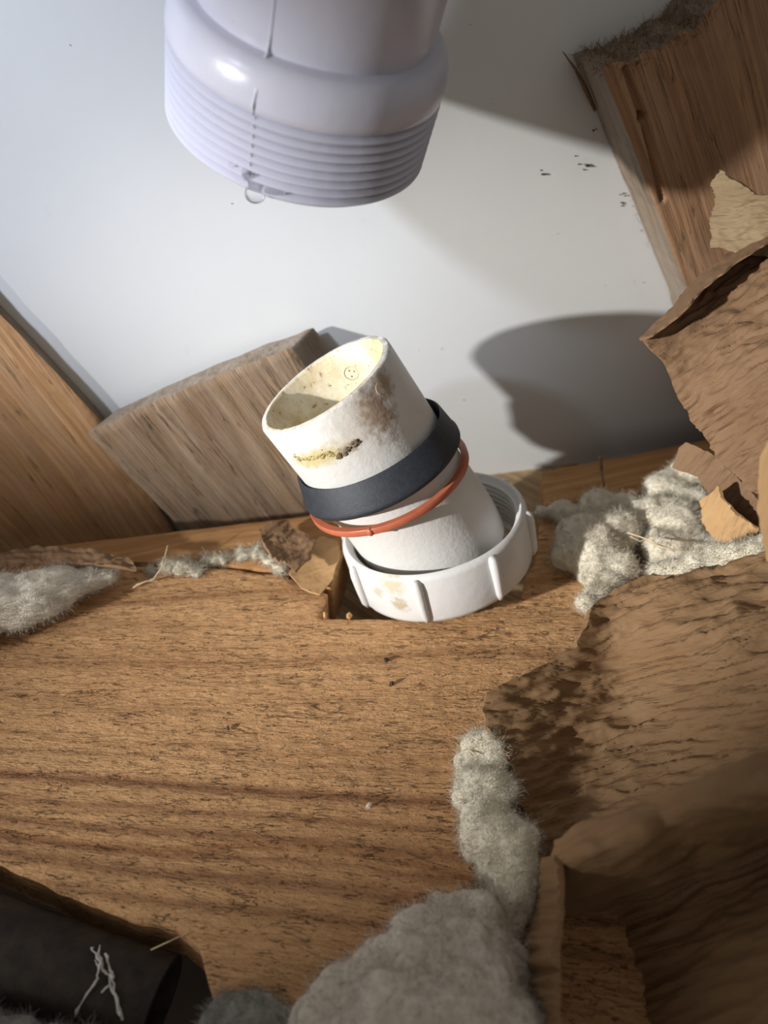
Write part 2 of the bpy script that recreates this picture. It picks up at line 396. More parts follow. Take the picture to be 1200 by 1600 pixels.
def plank_disp(V, P):
    G = fan(V, P); Q = np.stack([G[:, 0] * .22, G[:, 1], G[:, 2] * 0], 1)
    d = fbm(Q, 95, 3) * .00055 + fbm(np.stack([G[:, 0] * .45, G[:, 1], G[:, 0] * 0], 1), 420, 3, 3.) * .0003
    # long dark growth groove
    g = G[:, 1] + .0392; d -= .0006 * np.exp(-(g / .0012) ** 2)
    return d
plank = slab('rough_plank', pk, .0014, to3, np.array([0, 0, -.020]), MAT['plank'], disp=plank_disp, grain=fan, bevel=.0006,
             label='broad rough-sawn brown plank filling the lower half, with a notch and a dark hole', cat='plank')
# ledge boards behind the plank, either side of the notch
def ledge(name, px, label, seed):
    t2, t3, _ = plane_map(np.array([0, 0, .0008]), ZUP, None)
    return slab(name, rough(t2(px), .003, .0003, seed), .0018, t3, np.array([0, 0, -.0206]), MAT['ledge'], grain=grain_axes(LE, ZUP), bevel=.0005,
                disp=lambda V, P: fbm(np.stack([V @ LE * .15, V @ LN, V[:, 2] * 0], 1), 160, 2) * .0003, label=label, cat='board')
ledge('ledge_board', [(-190, 888), (0, 862), (280, 829), (400, 815), (545, 797), (538, 862), (518, 915), (455, 893), (330, 878), (200, 876), (0, 896), (-190, 930)], 'narrow smooth orange board edge behind the plank, left of the pipe nut', 2)
ledge('ledge_board', [(847, 737), (1080, 691), (1400, 630), (1900, 545), (1900, 645), (1400, 708), (1000, 768), (850, 789)], 'short brown board end right of the pipe nut, under the wool', 9)
t2, t3, _ = plane_map(np.array([0, 0, -.0212]), ZUP, None)
slab('joist', rough(t2([(380, 780), (900, 700), (960, 960), (430, 1060)]), .004, .0004, 4), .002, t3, np.array([0, 0, -.0688]), MAT['joist'],
     grain=grain_axes((.75, -.66, 0), ZUP), label='dull brown joist seen down inside the notch below the pipe nut', cat='joist')

# slanting stud on the left, weathered block beside it
TL = .0065; p0L = WP + WN * TL
t2, t3, nL = plane_map(p0L, WN, None)
gdir = unit(onplane(285., 833., p0L, WN) - onplane(150., 650., p0L, WN))
studL = slab('slanted_stud', rough(t2([(-260, 215), (0, 493), (70, 566), (150, 651), (212, 738), (272, 836), (282, 850), (0, 880), (-260, 915)]), .004, .0004, 6), .0018, t3, -WN * (TL - .0004), MAT['stud'],
     grain=grain_axes(gdir, WN), bevel=.0008, side=MAT['stud_side'], disp=lambda V, P: fbm(np.stack([V @ gdir * .12, V @ np.cross(WN, gdir), V @ WN], 1), 150, 3) * .0006,
     label='slanted orange-brown stud against the white sheet at the left edge', cat='stud')
p0B = WP + WN * .020
t2, t3, _ = plane_map(p0B, WN, None)
bdir = unit(onplane(290., 836., p0B, WN) - onplane(140., 682., p0B, WN))
block = slab('wood_block', rough(t2([(136, 680), (190, 654), (252, 626), (360, 580), (456, 545), (520, 640), (600, 760), (590, 850), (312, 858), (228, 772)]), .003, .0006, 8), .0018, t3, unit((.36, .95, 0)) * .0185, MAT['block'],
     grain=grain_axes(bdir, WN), bevel=.0009, side=MAT['stud_side'], disp=lambda V, P: fbm(np.stack([V @ bdir * .12, V @ np.cross(WN, bdir), V @ WN], 1), 190, 3) * .0009,
     label='short grey-brown weathered wood block standing behind the open pipe', cat='block')
# right-hand stud with a splintered end
TR = .0235; p0R = WP + WN * TR
t2, t3, _ = plane_map(p0R, WN, None)
rdir = unit(onplane(1080., 465., p0R, WN) - onplane(945., 105., p0R, WN))
end_px = [(941, 106), (962, 96), (985, 98), (1010, 80), (1040, 72), (1062, 52), (1090, 45), (1105, 20), (1130, -5), (1160, -12), (1240, -50), (1420, -110)]
gR = grain_axes(rdir, WN)
def dispR(V, P):
    d = fbm(np.stack([V @ rdir * .12, V @ np.cross(WN, rdir), V @ WN], 1), 170, 3) * .0004
    # long drying crack that runs through a knot hole
    c0 = onplane(978., 108., p0R, WN); c1 = onplane(1003., 183., p0R, WN); c2 = onplane(1036., 312., p0R, WN)
    for a, b, w in ((c0, c1, .0008), (c1, c2, .0007)):
        ab = b - a; t = np.clip((V - a) @ ab / (ab @ ab), 0, 1); r = np.linalg.norm(V - a - t[:, None] * ab, axis=1)
        d -= .0032 * np.exp(-(r / w) ** 2)
    r = np.linalg.norm(V - c1, axis=1); d -= .004 * np.exp(-(r / .0013) ** 4)
    return d
studR = slab('splintered_stud', rough(t2(end_px + [(1460, 640), (1150, 660), (1110, 560), (1080, 465), (1012, 290)]), .002, .0004, 11), .0008, t3, -WN * (TR - .0005), MAT['stud2'],
     grain=gR, bevel=.0006, side=MAT['stud_side'], disp=dispR, label='brown stud with a splintered sawn end at the upper right', cat='stud')

def strands(n, place, length, curl, rad, segs=4, taper=True):
    """many thin tapering fibres as one mesh; PLACE(i) -> (point, direction)"""
    P0 = np.zeros((n, 3)); D = np.zeros((n, 3))
    for i in range(n): P0[i], D[i] = place(i)
    L = rng.uniform(*length, n)[:, None]; R = rng.uniform(*rad, n)[:, None]
    D /= np.linalg.norm(D, axis=1, keepdims=True) + 1e-9
    pts = [P0]; d = D
    for s in range(segs):
        d = d + rng.normal(0, curl, (n, 3)); d /= np.linalg.norm(d, axis=1, keepdims=True) + 1e-9
        pts.append(pts[-1] + d * L / segs)
    a = np.cross(D, rng.normal(0, 1, (n, 3))); a /= np.linalg.norm(a, axis=1, keepdims=True) + 1e-9; b = np.cross(D, a)
    V = []
    for s, p in enumerate(pts):
        k = (1 - .8 * s / segs) if taper else 1.
        for t in (0, 2.094, 4.189): V.append(p + (a * math.cos(t) + b * math.sin(t)) * R * k)
    V = np.stack(V, 1).reshape(-1, 3); m = 3 * (segs + 1); Fc = []
    loc = [(s * 3 + k, s * 3 + (k + 1) % 3, s * 3 + 3 + (k + 1) % 3, s * 3 + 3 + k) for s in range(segs) for k in range(3)]
    Fq = (np.arange(n)[:, None, None] * m + np.array(loc)[None]).reshape(-1, 4)
    me = bpy.data.meshes.new('fibres'); me.vertices.add(len(V)); me.vertices.foreach_set('co', V.astype(np.float32).ravel())
    me.loops.add(len(Fq) * 4); me.loops.foreach_set('vertex_index', Fq.astype(np.int32).ravel())
    me.polygons.add(len(Fq)); me.polygons.foreach_set('loop_start', np.arange(0, len(Fq) * 4, 4, dtype=np.int32))
    me.update(calc_edges=True); me.validate(); return me
# splinters and torn fibre along the sawn end
endp = [onplane(float(x), float(y), p0R, WN) for x, y in [(944, 108)] + end_px[1:9]]
def place_end(i):
    k = rng.integers(0, len(endp) - 1); t = rng.random(); d = rng.random()
    p = endp[k] * (1 - t) + endp[k + 1] * t - WN * TR * d
    return p + rdir * .002, -rdir * .8 + rng.normal(0, .45, 3) + WN * .1
add('torn_fibres', strands(1500, place_end, (.002, .0065), .5, (.0001, .0003), 3), MAT['fray'], studR, kind='stuff')
def place_side(i):
    t = rng.random(); p = onplane(945. + 120 * t, 105. + 340 * t, p0R, WN) - WN * TR * rng.uniform(.85, 1.)
    return p, np.array([-.6, -.2, .2]) + rng.normal(0, .5, 3)
add('edge_hairs', strands(40, place_side, (.001, .003), .6, (.00004, .0001), 3), MAT['splinter'], studR, kind='stuff')
# one long pointed splinter at the corner
c0 = wallpt(903., 128., .004); c1 = wallpt(879., 80., .006); w_ = wallpt(912., 140., .004)
sp_me = tube_mesh('splinter', [wallpt(930., 172., .004), wallpt(914., 138., .005), wallpt(899., 108., .006), c1], [.0006, .0008, .0005, .0001], 6)
add('splinter', sp_me, MAT['splinter'], studR)

# ------------------------------------------------------------------ hanging threaded pipe
def axis_from(px, py, ix, iy, ratio):
    r = unit(ray(px, py)); q = unit((ix, 0, 0) + UP * iy); q = unit(q - r * (q @ r)); return q * math.sqrt(1 - ratio ** 2) - r * ratio
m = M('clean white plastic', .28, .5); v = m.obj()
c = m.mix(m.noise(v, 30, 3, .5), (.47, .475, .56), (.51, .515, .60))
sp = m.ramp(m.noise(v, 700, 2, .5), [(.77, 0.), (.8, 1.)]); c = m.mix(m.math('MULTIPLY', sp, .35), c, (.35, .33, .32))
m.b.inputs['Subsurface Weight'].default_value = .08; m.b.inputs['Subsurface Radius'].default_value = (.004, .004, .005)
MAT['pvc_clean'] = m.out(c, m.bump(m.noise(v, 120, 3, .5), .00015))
HS = 1.21; hx = axis_from(466., 186., .15, 1., .48); hC = atz(466., 205., .1990)
HM = frame(hC, hx, CAM - hC)
hang = empty('hanging_drain_pipe', 'clean white threaded pipe end hanging from above, dripping water', 'pipe', mw=HM)
def hs(P): return [tuple(c * HS for c in p) for p in P]
def prof_thread():
    p = [(.0235, .000), (.0262, -.0004), (.0272, .0004)]
    for k in range(8):                                   # rounded thread ridges
        z0 = .0006 + k * .0019
        p += [(.0270 + k * .0001, z0), (.0282, z0 + .0006), (.0286, z0 + .0011), (.0282, z0 + .0015), (.0271, z0 + .0018)]
    p += [(.0279, .0162), (.0285, .0167), (.0287, .0180)]
    for k in range(1, 9):
        t = k / 8 * math.pi / 2; p.append((.0242 + .0045 * math.cos(t) ** .8, .0180 + .0072 * math.sin(t)))
    p += [(.0236, .0254), (.0232, .0248), (.0205, .0246), (.0205, .001)]
    return hs(p)
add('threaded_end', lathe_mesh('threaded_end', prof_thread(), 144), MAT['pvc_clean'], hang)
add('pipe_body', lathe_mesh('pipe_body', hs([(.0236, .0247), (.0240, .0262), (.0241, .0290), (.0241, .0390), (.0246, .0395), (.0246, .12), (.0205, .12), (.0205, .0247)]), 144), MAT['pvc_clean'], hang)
# moulding seam down the side that faces the camera's left
def on_lathe(th, r, z): return (r * math.cos(th), r * math.sin(th), z)
seam_t = -.30
sp_ = hs([(.0284, .0162), (.0290, .0180), (.02855, .0205), (.0272, .0234), (.0258, .0247), (.0244, .0256), (.0242, .0290), (.0242, .0385), (.0247, .0398), (.0247, .08)])
add('mould_seam', tube_mesh('mould_seam', [on_lathe(seam_t + .006 * math.sin(9 * z * 60), r - .0002, z) for r, z in sp_], .00032, 6), MAT['pvc_clean'], hang)
for k in range(8):
    add('seam_nick', tube_mesh('seam_nick', [on_lathe(seam_t, .0277 * HS, (.0006 + k * .0019 + a) * HS) for a in (.0002, .001, .0017)], [.0004, .0010, .0004], 6), MAT['pvc_clean'], hang)

m = M('water', .02, .5); m.b.inputs['Transmission Weight'].default_value = 1.; m.b.inputs['IOR'].default_value = 1.33; MAT['water'] = m.out((.98, .99, 1.))
def blob_mesh(name, c, r, stretch=(1, 1, 1), sag=0.):
    bm = bmesh.new(); bmesh.ops.create_icosphere(bm, subdivisions=3, radius=1.)
    for vv in bm.verts:
        z = vv.co.z; k = 1 + sag * (.5 - z * .5) - sag * .4
        vv.co = Vector((c[0] + vv.co.x * r * stretch[0] * k, c[1] + vv.co.y * r * stretch[1] * k, c[2] + vv.co.z * r * stretch[2]))
    me = bpy.data.meshes.new(name); bm.to_mesh(me); bm.free(); me.polygons.foreach_set('use_smooth', [True] * len(me.polygons)); return me
hub = np.array(HM.to_3x3())
def pipe_surf(px, py, R, M4=HM):
    """where the ray through a pixel meets the near side of the cylinder of radius R about a frame's z axis"""
    Mi = np.array(M4.inverted()); o = Mi[:3, :3] @ CAM + Mi[:3, 3]; d = Mi[:3, :3] @ ray(px, py)
    a = d[0] ** 2 + d[1] ** 2; b = o[0] * d[0] + o[1] * d[1]; c = o[0] ** 2 + o[1] ** 2 - R * R
    D = b * b - a * c; t = (-b - math.sqrt(max(D, 0))) / a; return o + d * t
def to_world(l, M4=HM): return np.array(M4 @ Vector(l))
w0 = to_world(pipe_surf(398., 297., .0278 * HS))
add('water_drop', blob_mesh('water_drop', w0 + np.array([0, 0, -.0006]), .0024, (1., .85, 1.05), .35), MAT['water'], label='large clear water drop hanging from the pipe rim', cat='water drop')
w1 = to_world(pipe_surf(432., 298., .0278 * HS))
add('water_drop', blob_mesh('water_drop', w1, .0015, (2.1, .6, .7)), MAT['water'], label='flat smear of water right of the large drop on the pipe rim', cat='water drop')
w2 = to_world(pipe_surf(361., 257., .0283 * HS))
add('water_drop', blob_mesh('water_drop', w2, .0005, (1, .8, 1)), MAT['water'], label='tiny water bead on the threads up left of the large drop', cat='water drop')
w3 = to_world(pipe_surf(388., 272., .0282 * HS))
add('water_drop', blob_mesh('water_drop', w3, .0014, (1.1, .5, 1.2)), MAT['water'], label='thin water bead on the lowest threads just above the large drop', cat='water drop')

# ------------------------------------------------------------------ stained adapter, gasket, washer, nut
aT, aQ = atz(505., 598., .239), atz(662., 817., .2715); ax = unit(aT - aQ); AL = float(np.linalg.norm(aT - aQ))
AM = frame(aQ, ax, CAM - aQ)
RS = .0250
m = M('stained white plastic', .42, .4); v = m.obj()
c = m.mix(m.noise(v, 60, 4, .6), (.60, .59, .56), (.65, .64, .615))
geo = m.n('ShaderNodeSeparateXYZ'); m.l(v, geo.inputs[0])
rad = m.n('ShaderNodeVectorMath', operation='LENGTH'); m.l(m.scale(v, (1, 1, 0)), rad.inputs[0])
innerm = m.math('MULTIPLY', m.math('LESS_THAN', rad.outputs['Value'], RS - .0018), m.math('GREATER_THAN', geo.outputs[2], .002))
dirt_in = m.ramp(m.noise(v, 110, 5, .65), [(.4, 0.), (.6, 1.)])
cin = m.mix(m.math('MULTIPLY', dirt_in, .7), (.66, .60, .45), (.50, .39, .21))
cin = m.mix(m.ramp(m.noise(v, 420, 4, .7), [(.60, 0.), (.68, 1.)]), cin, (.22, .14, .07))
c = m.mix(innerm, c, cin)
def loc(px, py, R): return pipe_surf(float(px), float(py), R, AM)
# brown smear by the rim on the right, olive scum on the left, grime specks
c = m.mix(m.math('MULTIPLY', m.spot(v, loc(588, 640, RS), .0075, .7, .45, 420, (1, 1, .6)), .95), c, (.22, .14, .085))
c = m.mix(m.math('MULTIPLY', m.spot(v, loc(600, 598, RS), .0055, .7, .4, 500), .85), c, (.30, .20, .12))
c = m.mix(m.math('MULTIPLY', m.spot(v, loc(497, 716, RS), .0085, .6, .4, 350, (.6, .6, 1.9)), .9), c, (.50, .42, .20))
c = m.mix(m.math('MULTIPLY', m.spot(v, loc(546, 700, RS), .0034, .6, .4, 500, (.6, .6, 1.5)), .85), c, (.20, .15, .10))
c = m.mix(m.math('MULTIPLY', m.spot(v, loc(560, 660, RS), .013, .85, .5, 300), .45), c, (.45, .37, .28))
rimm = m.math('MULTIPLY', m.math('GREATER_THAN', geo.outputs[2], AL - .0012), m.ramp(m.noise(v, 500, 4, .7), [(.5, 0.), (.62, 1.)]))
c = m.mix(m.math('MULTIPLY', rimm, .55), c, (.42, .32, .18))
spk = m.math('MULTIPLY', m.ramp(m.noise(v, 900, 3, .6), [(.70, 0.), (.74, 1.)]), m.math('GREATER_THAN', geo.outputs[2], .03))
c = m.mix(m.math('MULTIPLY', spk, .7), c, (.2, .15, .1))
m.b.inputs['Subsurface Weight'].default_value = .08; m.b.inputs['Subsurface Radius'].default_value = (.004, .004, .003)
MAT['pvc_old'] = m.out(c, m.bump(m.noise(v, 500, 4, .6), .00018))
adapter = empty('drain_adapter', 'open white plastic drain adapter with brown stains around its rim', 'pipe fitting', mw=AM)
RI = RS - .0030
prof = [(RS - .0006, AL - .0001), (RS, AL - .0009), (RS, AL - .020), (RS, .036), (RS - .0001, .030), (RS - .0001, .026), (.0251, .016), (.0255, .006), (.0258, -.001), (.0257, -.008), (.0250, -.0155), (.0240, -.016), (.0225, -.006), (RI - .001, .006), (RI, .012), (RI, AL - .0008), (RI + .0007, AL)]
def rimwob(t, r, z): return (noise.noise(Vector((math.cos(t) * 6, math.sin(t) * 6, z * 90))) * .00025) if z > AL - .004 else 0.
add('fitting_body', lathe_mesh('fitting_body', prof, 160, rimwob), MAT['pvc_old'], adapter)
# moulded ring mark inside the bore with three dots, and one on the outside by the rim
def far_surf(px, py, R, M4=AM):
    Mi = np.array(M4.inverted()); o = Mi[:3, :3] @ CAM + Mi[:3, 3]; d = Mi[:3, :3] @ ray(px, py)
    a = d[0] ** 2 + d[1] ** 2; b = o[0] * d[0] + o[1] * d[1]; c = o[0] ** 2 + o[1] ** 2 - R * R
    t = (-b + math.sqrt(max(b * b - a * c, 0))) / a; return o + d * t
def mark_ring(q, r, name, mat, inner):
    th = math.atan2(q[1], q[0]); R = math.hypot(q[0], q[1]) 
    pts = [on_lathe(th + r * math.cos(2 * math.pi * k / 28) / R, R, q[2] + r * math.sin(2 * math.pi * k / 28)) for k in range(29)]
    return add(name, tube_mesh(name, pts, .00016, 5), mat, adapter)
MAT['mark'] = plain('dirty moulded mark', (.40, .32, .22), .7, .2)
q = far_surf(549., 583., RI); mark_ring(q, .0026, 'moulded_ring', MAT['mark'], True)
for dx, dy in ((-4, -4), (4, -3), (0, 5)):
    qq = far_surf(549. + dx, 583. + dy, RI); th = math.atan2(qq[1], qq[0])
    add('moulded_dot', blob_mesh('moulded_dot', qq, .0004), MAT['mark'], adapter)
q = loc(596, 606, RS); mark_ring(q, .0021, 'moulded_ring', MAT['mark'], False)
# a crust of old sealant standing on the left stain and a chip at the rim
def crust(px0, px1, n, r, mat, name):
    """a crust of small flattened grains sitting on the pipe wall"""
    bm = bmesh.new()
    for k in range(n):
        t = rng.random(); p = loc(px0[0] + (px1[0] - px0[0]) * t, px0[1] + (px1[1] - px0[1]) * t + 5 * math.sin(t * 6) + rng.normal(0, 2.2), RS)
        th = math.atan2(p[1], p[0]); q = r * rng.uniform(.4, 1.2)
        bmesh.ops.create_icosphere(bm, subdivisions=1, radius=1., matrix=Matrix.Translation(Vector(p)) @ Matrix.Rotation(th, 4, 'Z') @ Matrix.Diagonal((q * .45, q * 1.5, q * .8, 1)))
    me = bpy.data.meshes.new(name); bm.to_mesh(me); bm.free(); me.polygons.foreach_set('use_smooth', [True] * len(me.polygons))
    add(name, me, mat, adapter, kind='stuff')
MAT['scum'] = plain('olive dried scum', (.42, .34, .15), .8, .2, .4, 700, .0004, 1500)
crust((458, 712), (536, 714), 60, .0006, MAT['scum'], 'dried_scum')
crust((528, 710), (562, 693), 30, .0007, plain('dark crust', (.16, .12, .08), .9, .1, .4, 900), 'dark_crust')

# black tapered gasket pushed over the adapter
GM = frame(aQ + ax * .0345, axis_from(582., 712., -.47, .88, .41), CAM - aQ)
gask = empty('rubber_gasket', 'black tapered rubber gasket around the middle of the stained adapter', 'gasket', mw=GM)
add('gasket_ring', lathe_mesh('gasket_ring', [(RS + .0014, .0050), (RS + .0018, .0056), (RS + .0024, .0050), (.0294, -.0030), (.0299, -.0038), (.0299, -.0050), (.0292, -.0057), (RS + .0020, -.0060), (RS + .0014, -.0050)], 128), MAT['rubber'], gask)
MAT['rubber_mark'] = plain('raised rubber letter', (.035, .04, .05), .45, .4)
def letter(ch, px, py, size, parent, M4):
    """a raised moulded letter on the gasket's sloping face"""
    cu = bpy.data.curves.new('letter', 'FONT'); cu.body = ch; cu.size = size; cu.extrude = .00012; cu.align_x = 'CENTER'; cu.align_y = 'CENTER'
    t = bpy.data.objects.new('t', cu); COL.objects.link(t); bpy.context.view_layer.update()
    me = bpy.data.meshes.new_from_object(t.evaluated_get(bpy.context.evaluated_depsgraph_get())); bpy.data.objects.remove(t)
    q = pipe_surf(float(px), float(py), .0285, M4); th = math.atan2(q[1], q[0]); zz = float(np.clip(q[2], -.003, .004)); R = .0261 + (.0050 - zz) / .0080 * .0033 + .00005
    out = np.array([math.cos(th), math.sin(th), .0]); sl = unit(np.array([out[0] * .0033, out[1] * .0033, -.0080])); tan = np.array([-math.sin(th), math.cos(th), 0]); nn = np.cross(tan, -sl)
    base = np.array([R * math.cos(th), R * math.sin(th), zz])
    for vv in me.vertices:
        c = vv.co; vv.co = Vector(base + tan * c.x - sl * c.y + nn * c.z)
    me.name = 'letter'; add('letter', me, MAT['rubber_mark'], parent)
letter('C', 499, 783, .0030, gask, GM); letter('S', 671, 636, .0026, gask, GM)

# rust red split washer hanging loose below the gasket
wc = atz(605., 749., .2590); wx = axis_from(598., 745., -.42, .90, .48)
WM = frame(wc, wx, CAM - wc)
wash = empty('flat_washer', 'thin rust-red plastic washer hanging tilted below the black gasket', 'washer', mw=WM)
add('washer_ring', lathe_mesh('washer_ring', [(.0274, -.0009), (.0276, -.0012), (.0296, -.0012), (.0298, -.0009), (.0298, .0009), (.0296, .0012), (.0276, .0012), (.0274, .0009)], 128), MAT['washer'], wash)
q = pipe_surf(575., 826., .0298, WM); th = math.atan2(q[1], q[0])
add('washer_nub', blob_mesh('washer_nub', on_lathe(th, .0294, .0), .0013, (.9, .9, 1.2)), MAT['washer'], wash)

# loose nut in the notch
nx = axis_from(674., 812., -.26, .97, .53); nC = atz(674., 811., .2705)
NM = frame(nC, nx, CAM - nC)
m = M('bright white plastic nut', .38, .45); v = m.obj()
c = m.mix(m.noise(v, 50, 4, .6), (.62, .615, .60), (.67, .665, .65))
def nloc(px, py): return pipe_surf(float(px), float(py), .0345, NM)
c = m.mix(m.math('MULTIPLY', m.spot(v, nloc(612, 912), .0058, .6, .5, 420, (1, 1, .9)), .7), c, (.50, .44, .26))
c = m.mix(m.math('MULTIPLY', m.spot(v, nloc(625, 945), .0040, .6, .5, 520), .8), c, (.40, .33, .19))
c = m.mix(m.math('MULTIPLY', m.spot(v, nloc(590, 925), .0030, .6, .5, 520), .6), c, (.45, .36, .22))
c = m.mix(m.math('MULTIPLY', m.ramp(m.noise(v, 850, 3, .6), [(.71, 0.), (.75, 1.)]), .5), c, (.3, .24, .18))
m.b.inputs['Subsurface Weight'].default_value = .08; m.b.inputs['Subsurface Radius'].default_value = (.004, .004, .004)
MAT['nut'] = m.out(c, m.bump(m.noise(v, 300, 3, .5), .00012))
nut = empty('slip_nut', 'white ribbed plastic slip nut sitting in the notch of the plank', 'pipe nut', mw=NM)
np_ = [(.0335, -.0002), (.0343, -.0010), (.0346, -.0022), (.0345, -.012), (.0342, -.0185), (.0337, -.0200), (.0326, -.0207), (.0300, -.0208), (.0290, -.0206), (.0290, -.0185)]
z = -.0180; th_ = []
while z < -.003:
    th_ += [(.0316, z), (.0316, z + .0007), (.0306, z + .0012), (.0306, z + .0016)]; z += .0023
np_ += th_ + [(.0318, -.0018), (.0322, -.0004), (.0328, .0001)]
add('nut_ring', lathe_mesh('nut_ring', np_, 144), MAT['nut'], nut)
q = pipe_surf(655., 930., .035, NM); t0 = math.atan2(q[1], q[0])
rib_me = None
for k in range(8):
    a = t0 + k * math.pi / 4
    if rib_me is None:
        pts = [(.0342, 0, -.0012), (.0349, 0, -.0022), (.0351, 0, -.005), (.0350, 0, -.012), (.0348, 0, -.0170), (.0342, 0, -.0195)]
        rib_me = tube_mesh('grip_rib', pts, [.0010, .0017, .0018, .0016, .0014, .0008], 10); rib_me.materials.append(MAT['nut'])
    r_ = bpy.data.objects.new('grip_rib', rib_me); COL.objects.link(r_); r_.parent = nut; r_.rotation_euler = (0, 0, a)

# ------------------------------------------------------------------ kraft paper
def rbf(ctrl):
    """smooth depth over a sheet from a few (px, py, depth) control points"""
    C = np.array(ctrl, float); X = C[:, :2] / 500.; n = len(X)
    d = np.linalg.norm(X[:, None] - X[None], axis=2); K = np.where(d > 0, d * d * np.log(d + 1e-12), 0) + np.eye(n) * .002
    Pm = np.concatenate([np.ones((n, 1)), X], 1); A = np.block([[K, Pm], [Pm.T, np.zeros((3, 3))]])
    w = np.linalg.solve(A, np.concatenate([C[:, 2], np.zeros(3)]))
    def f(P):
        Y = np.asarray(P, float) / 500.; d = np.linalg.norm(Y[:, None] - X[None], axis=2); K = np.where(d > 0, d * d * np.log(d + 1e-12), 0)
        return K @ w[:n] + np.concatenate([np.ones((len(Y), 1)), Y], 1) @ w[n:]
    return f
def paper(name, poly, ctrl, ang, label, mat, wr=.0006, step=4., torn=3., seg=7., seed=1, wl=1., thick=.0004, depthfn=None, **kw):
    f = depthfn or rbf(ctrl); ca, sa = math.cos(math.radians(ang)), math.sin(math.radians(ang)); mz = float(np.mean(f(np.array(poly, float))))
    def gr(V, P):
        u = (P[:, 0] * ca + P[:, 1] * sa) * mz / F; w = (-P[:, 0] * sa + P[:, 1] * ca) * mz / F
        return np.stack([u, w, u * 0], 1)
    def disp(V, P):
        g = gr(V, P) / wl
        wob = fbm(np.stack([g[:, 0], g[:, 1], g[:, 0] * 0 + seed], 1), 70, 2, seed) * .0012
        Q = np.stack([g[:, 0] * .20, g[:, 1] + wob, g[:, 0] * 0 + seed], 1)
        r = 1 - 2 * np.abs(fbm(Q, 300, 2, seed + 9)); r2 = 1 - 2 * np.abs(fbm(Q, 560, 2, seed + 17))
        return r * wr * 2.1 + r2 * wr * 1.0 + fbm(Q, 90, 2, seed) * wr * 1.6
    cat = kw.pop('cat', 'paper')
    return slab(name, rough(poly, seg, torn, seed), step, lambda P: atz(P[:, 0], P[:, 1], f(P)), thick, MAT[mat], disp=disp, grain=gr, label=label, cat=cat, **kw)

# upper right sheet with its rolled edge
sheet_b = paper('kraft_sheet', [(1004, 531), (1047, 491), (1088, 442), (1142, 400), (1202, 362), (1420, 262), (1560, 240), (1600, 600), (1560, 960), (1420, 900), (1250, 800), (1170, 765), (1120, 712), (1085, 662), (1060, 622), (1040, 570), (1018, 548)],
      [(1000, 531, .243), (1045, 489, .247), (1090, 436, .250), (1200, 362, .246), (1060, 525, .243), (1110, 470, .246), (1160, 430, .244), (1230, 390, .236), (1060, 622, .240), (1120, 712, .236), (1170, 765, .230), (1130, 580, .230), (1200, 560, .216), (1400, 300, .220), (1400, 600, .17), (1400, 880, .18), (1180, 660, .222), (1560, 250, .215), (1590, 600, .19), (1550, 950, .18)],
      -33, 'large creped brown paper sheet standing at the right edge, above the wool', 'kraft', wr=.0007, step=2.8, torn=4, seed=2.2, wl=.8)
lip = paper('rolled_lip', [(999, 531), (1043, 488), (1084, 439), (1138, 397), (1200, 359), (1420, 258), (1420, 285), (1205, 376), (1150, 410), (1100, 450), (1058, 496), (1020, 524)],
      [(999, 531, .2405), (1043, 488, .246), (1084, 439, .249), (1138, 397, .248), (1200, 359, .245), (1400, 260, .22), (1400, 290, .205), (1205, 376, .230), (1150, 410, .231), (1100, 450, .232), (1058, 496, .233), (1020, 524, .236)],
      -40, None, 'kraft', wr=.0002, step=2.6, torn=2, seed=2.9, wl=.6, cat=None, parent=sheet_b)
# small crumpled flap above it
paper('kraft_flap', [(1112, 285), (1128, 266), (1150, 280), (1182, 302), (1240, 310), (1300, 420), (1190, 400), (1112, 388), (1110, 340), (1120, 318)],
      [(1112, 285, .245), (1150, 280, .236), (1200, 300, .232), (1112, 388, .247), (1200, 390, .238), (1300, 400, .225)],
      -8, 'small torn creped paper flap lying on the splintered stud', 'kraft_dull', wr=.0005, step=2.6, torn=3, seed=3.4, wl=.6)
# pieces behind the wool
paper('kraft_strip', [(1060, 700), (1072, 690), (1110, 706), (1160, 752), (1215, 815), (1215, 880), (1180, 850), (1130, 800), (1090, 745), (1052, 730)],
      [(1060, 700, .270), (1110, 706, .262), (1160, 752, .258), (1215, 850, .250), (1090, 745, .268), (1130, 800, .262)],
      -50, 'pale brown paper strip tucked below the large standing sheet', 'kraft', wr=.0003, step=3., torn=2.5, seed=4.1, wl=.7)
paper('kraft_scrap', [(1094, 782), (1112, 772), (1124, 756), (1130, 778), (1152, 802), (1186, 826), (1180, 842), (1150, 850), (1120, 848), (1100, 822)],
      [(1094, 782, .266), (1130, 778, .252), (1186, 826, .246), (1150, 850, .256), (1105, 825, .264)],
      -62, 'small curled tan paper scrap to the right of the two wool tufts', 'kraft_light', wr=.0003, step=2.4, torn=2, seed=5.3, wl=.6)
paper('kraft_edge', [(1186, 716), (1200, 690), (1300, 640), (1360, 900), (1200, 878), (1185, 800)],
      [(1186, 716, .17), (1185, 800, .172), (1300, 650, .15), (1300, 890, .15), (1200, 870, .17)],
      -70, 'blurred pale paper edge close to the lens at the right border', 'kraft_light', wr=.0002, step=4, torn=2, seed=5.9)
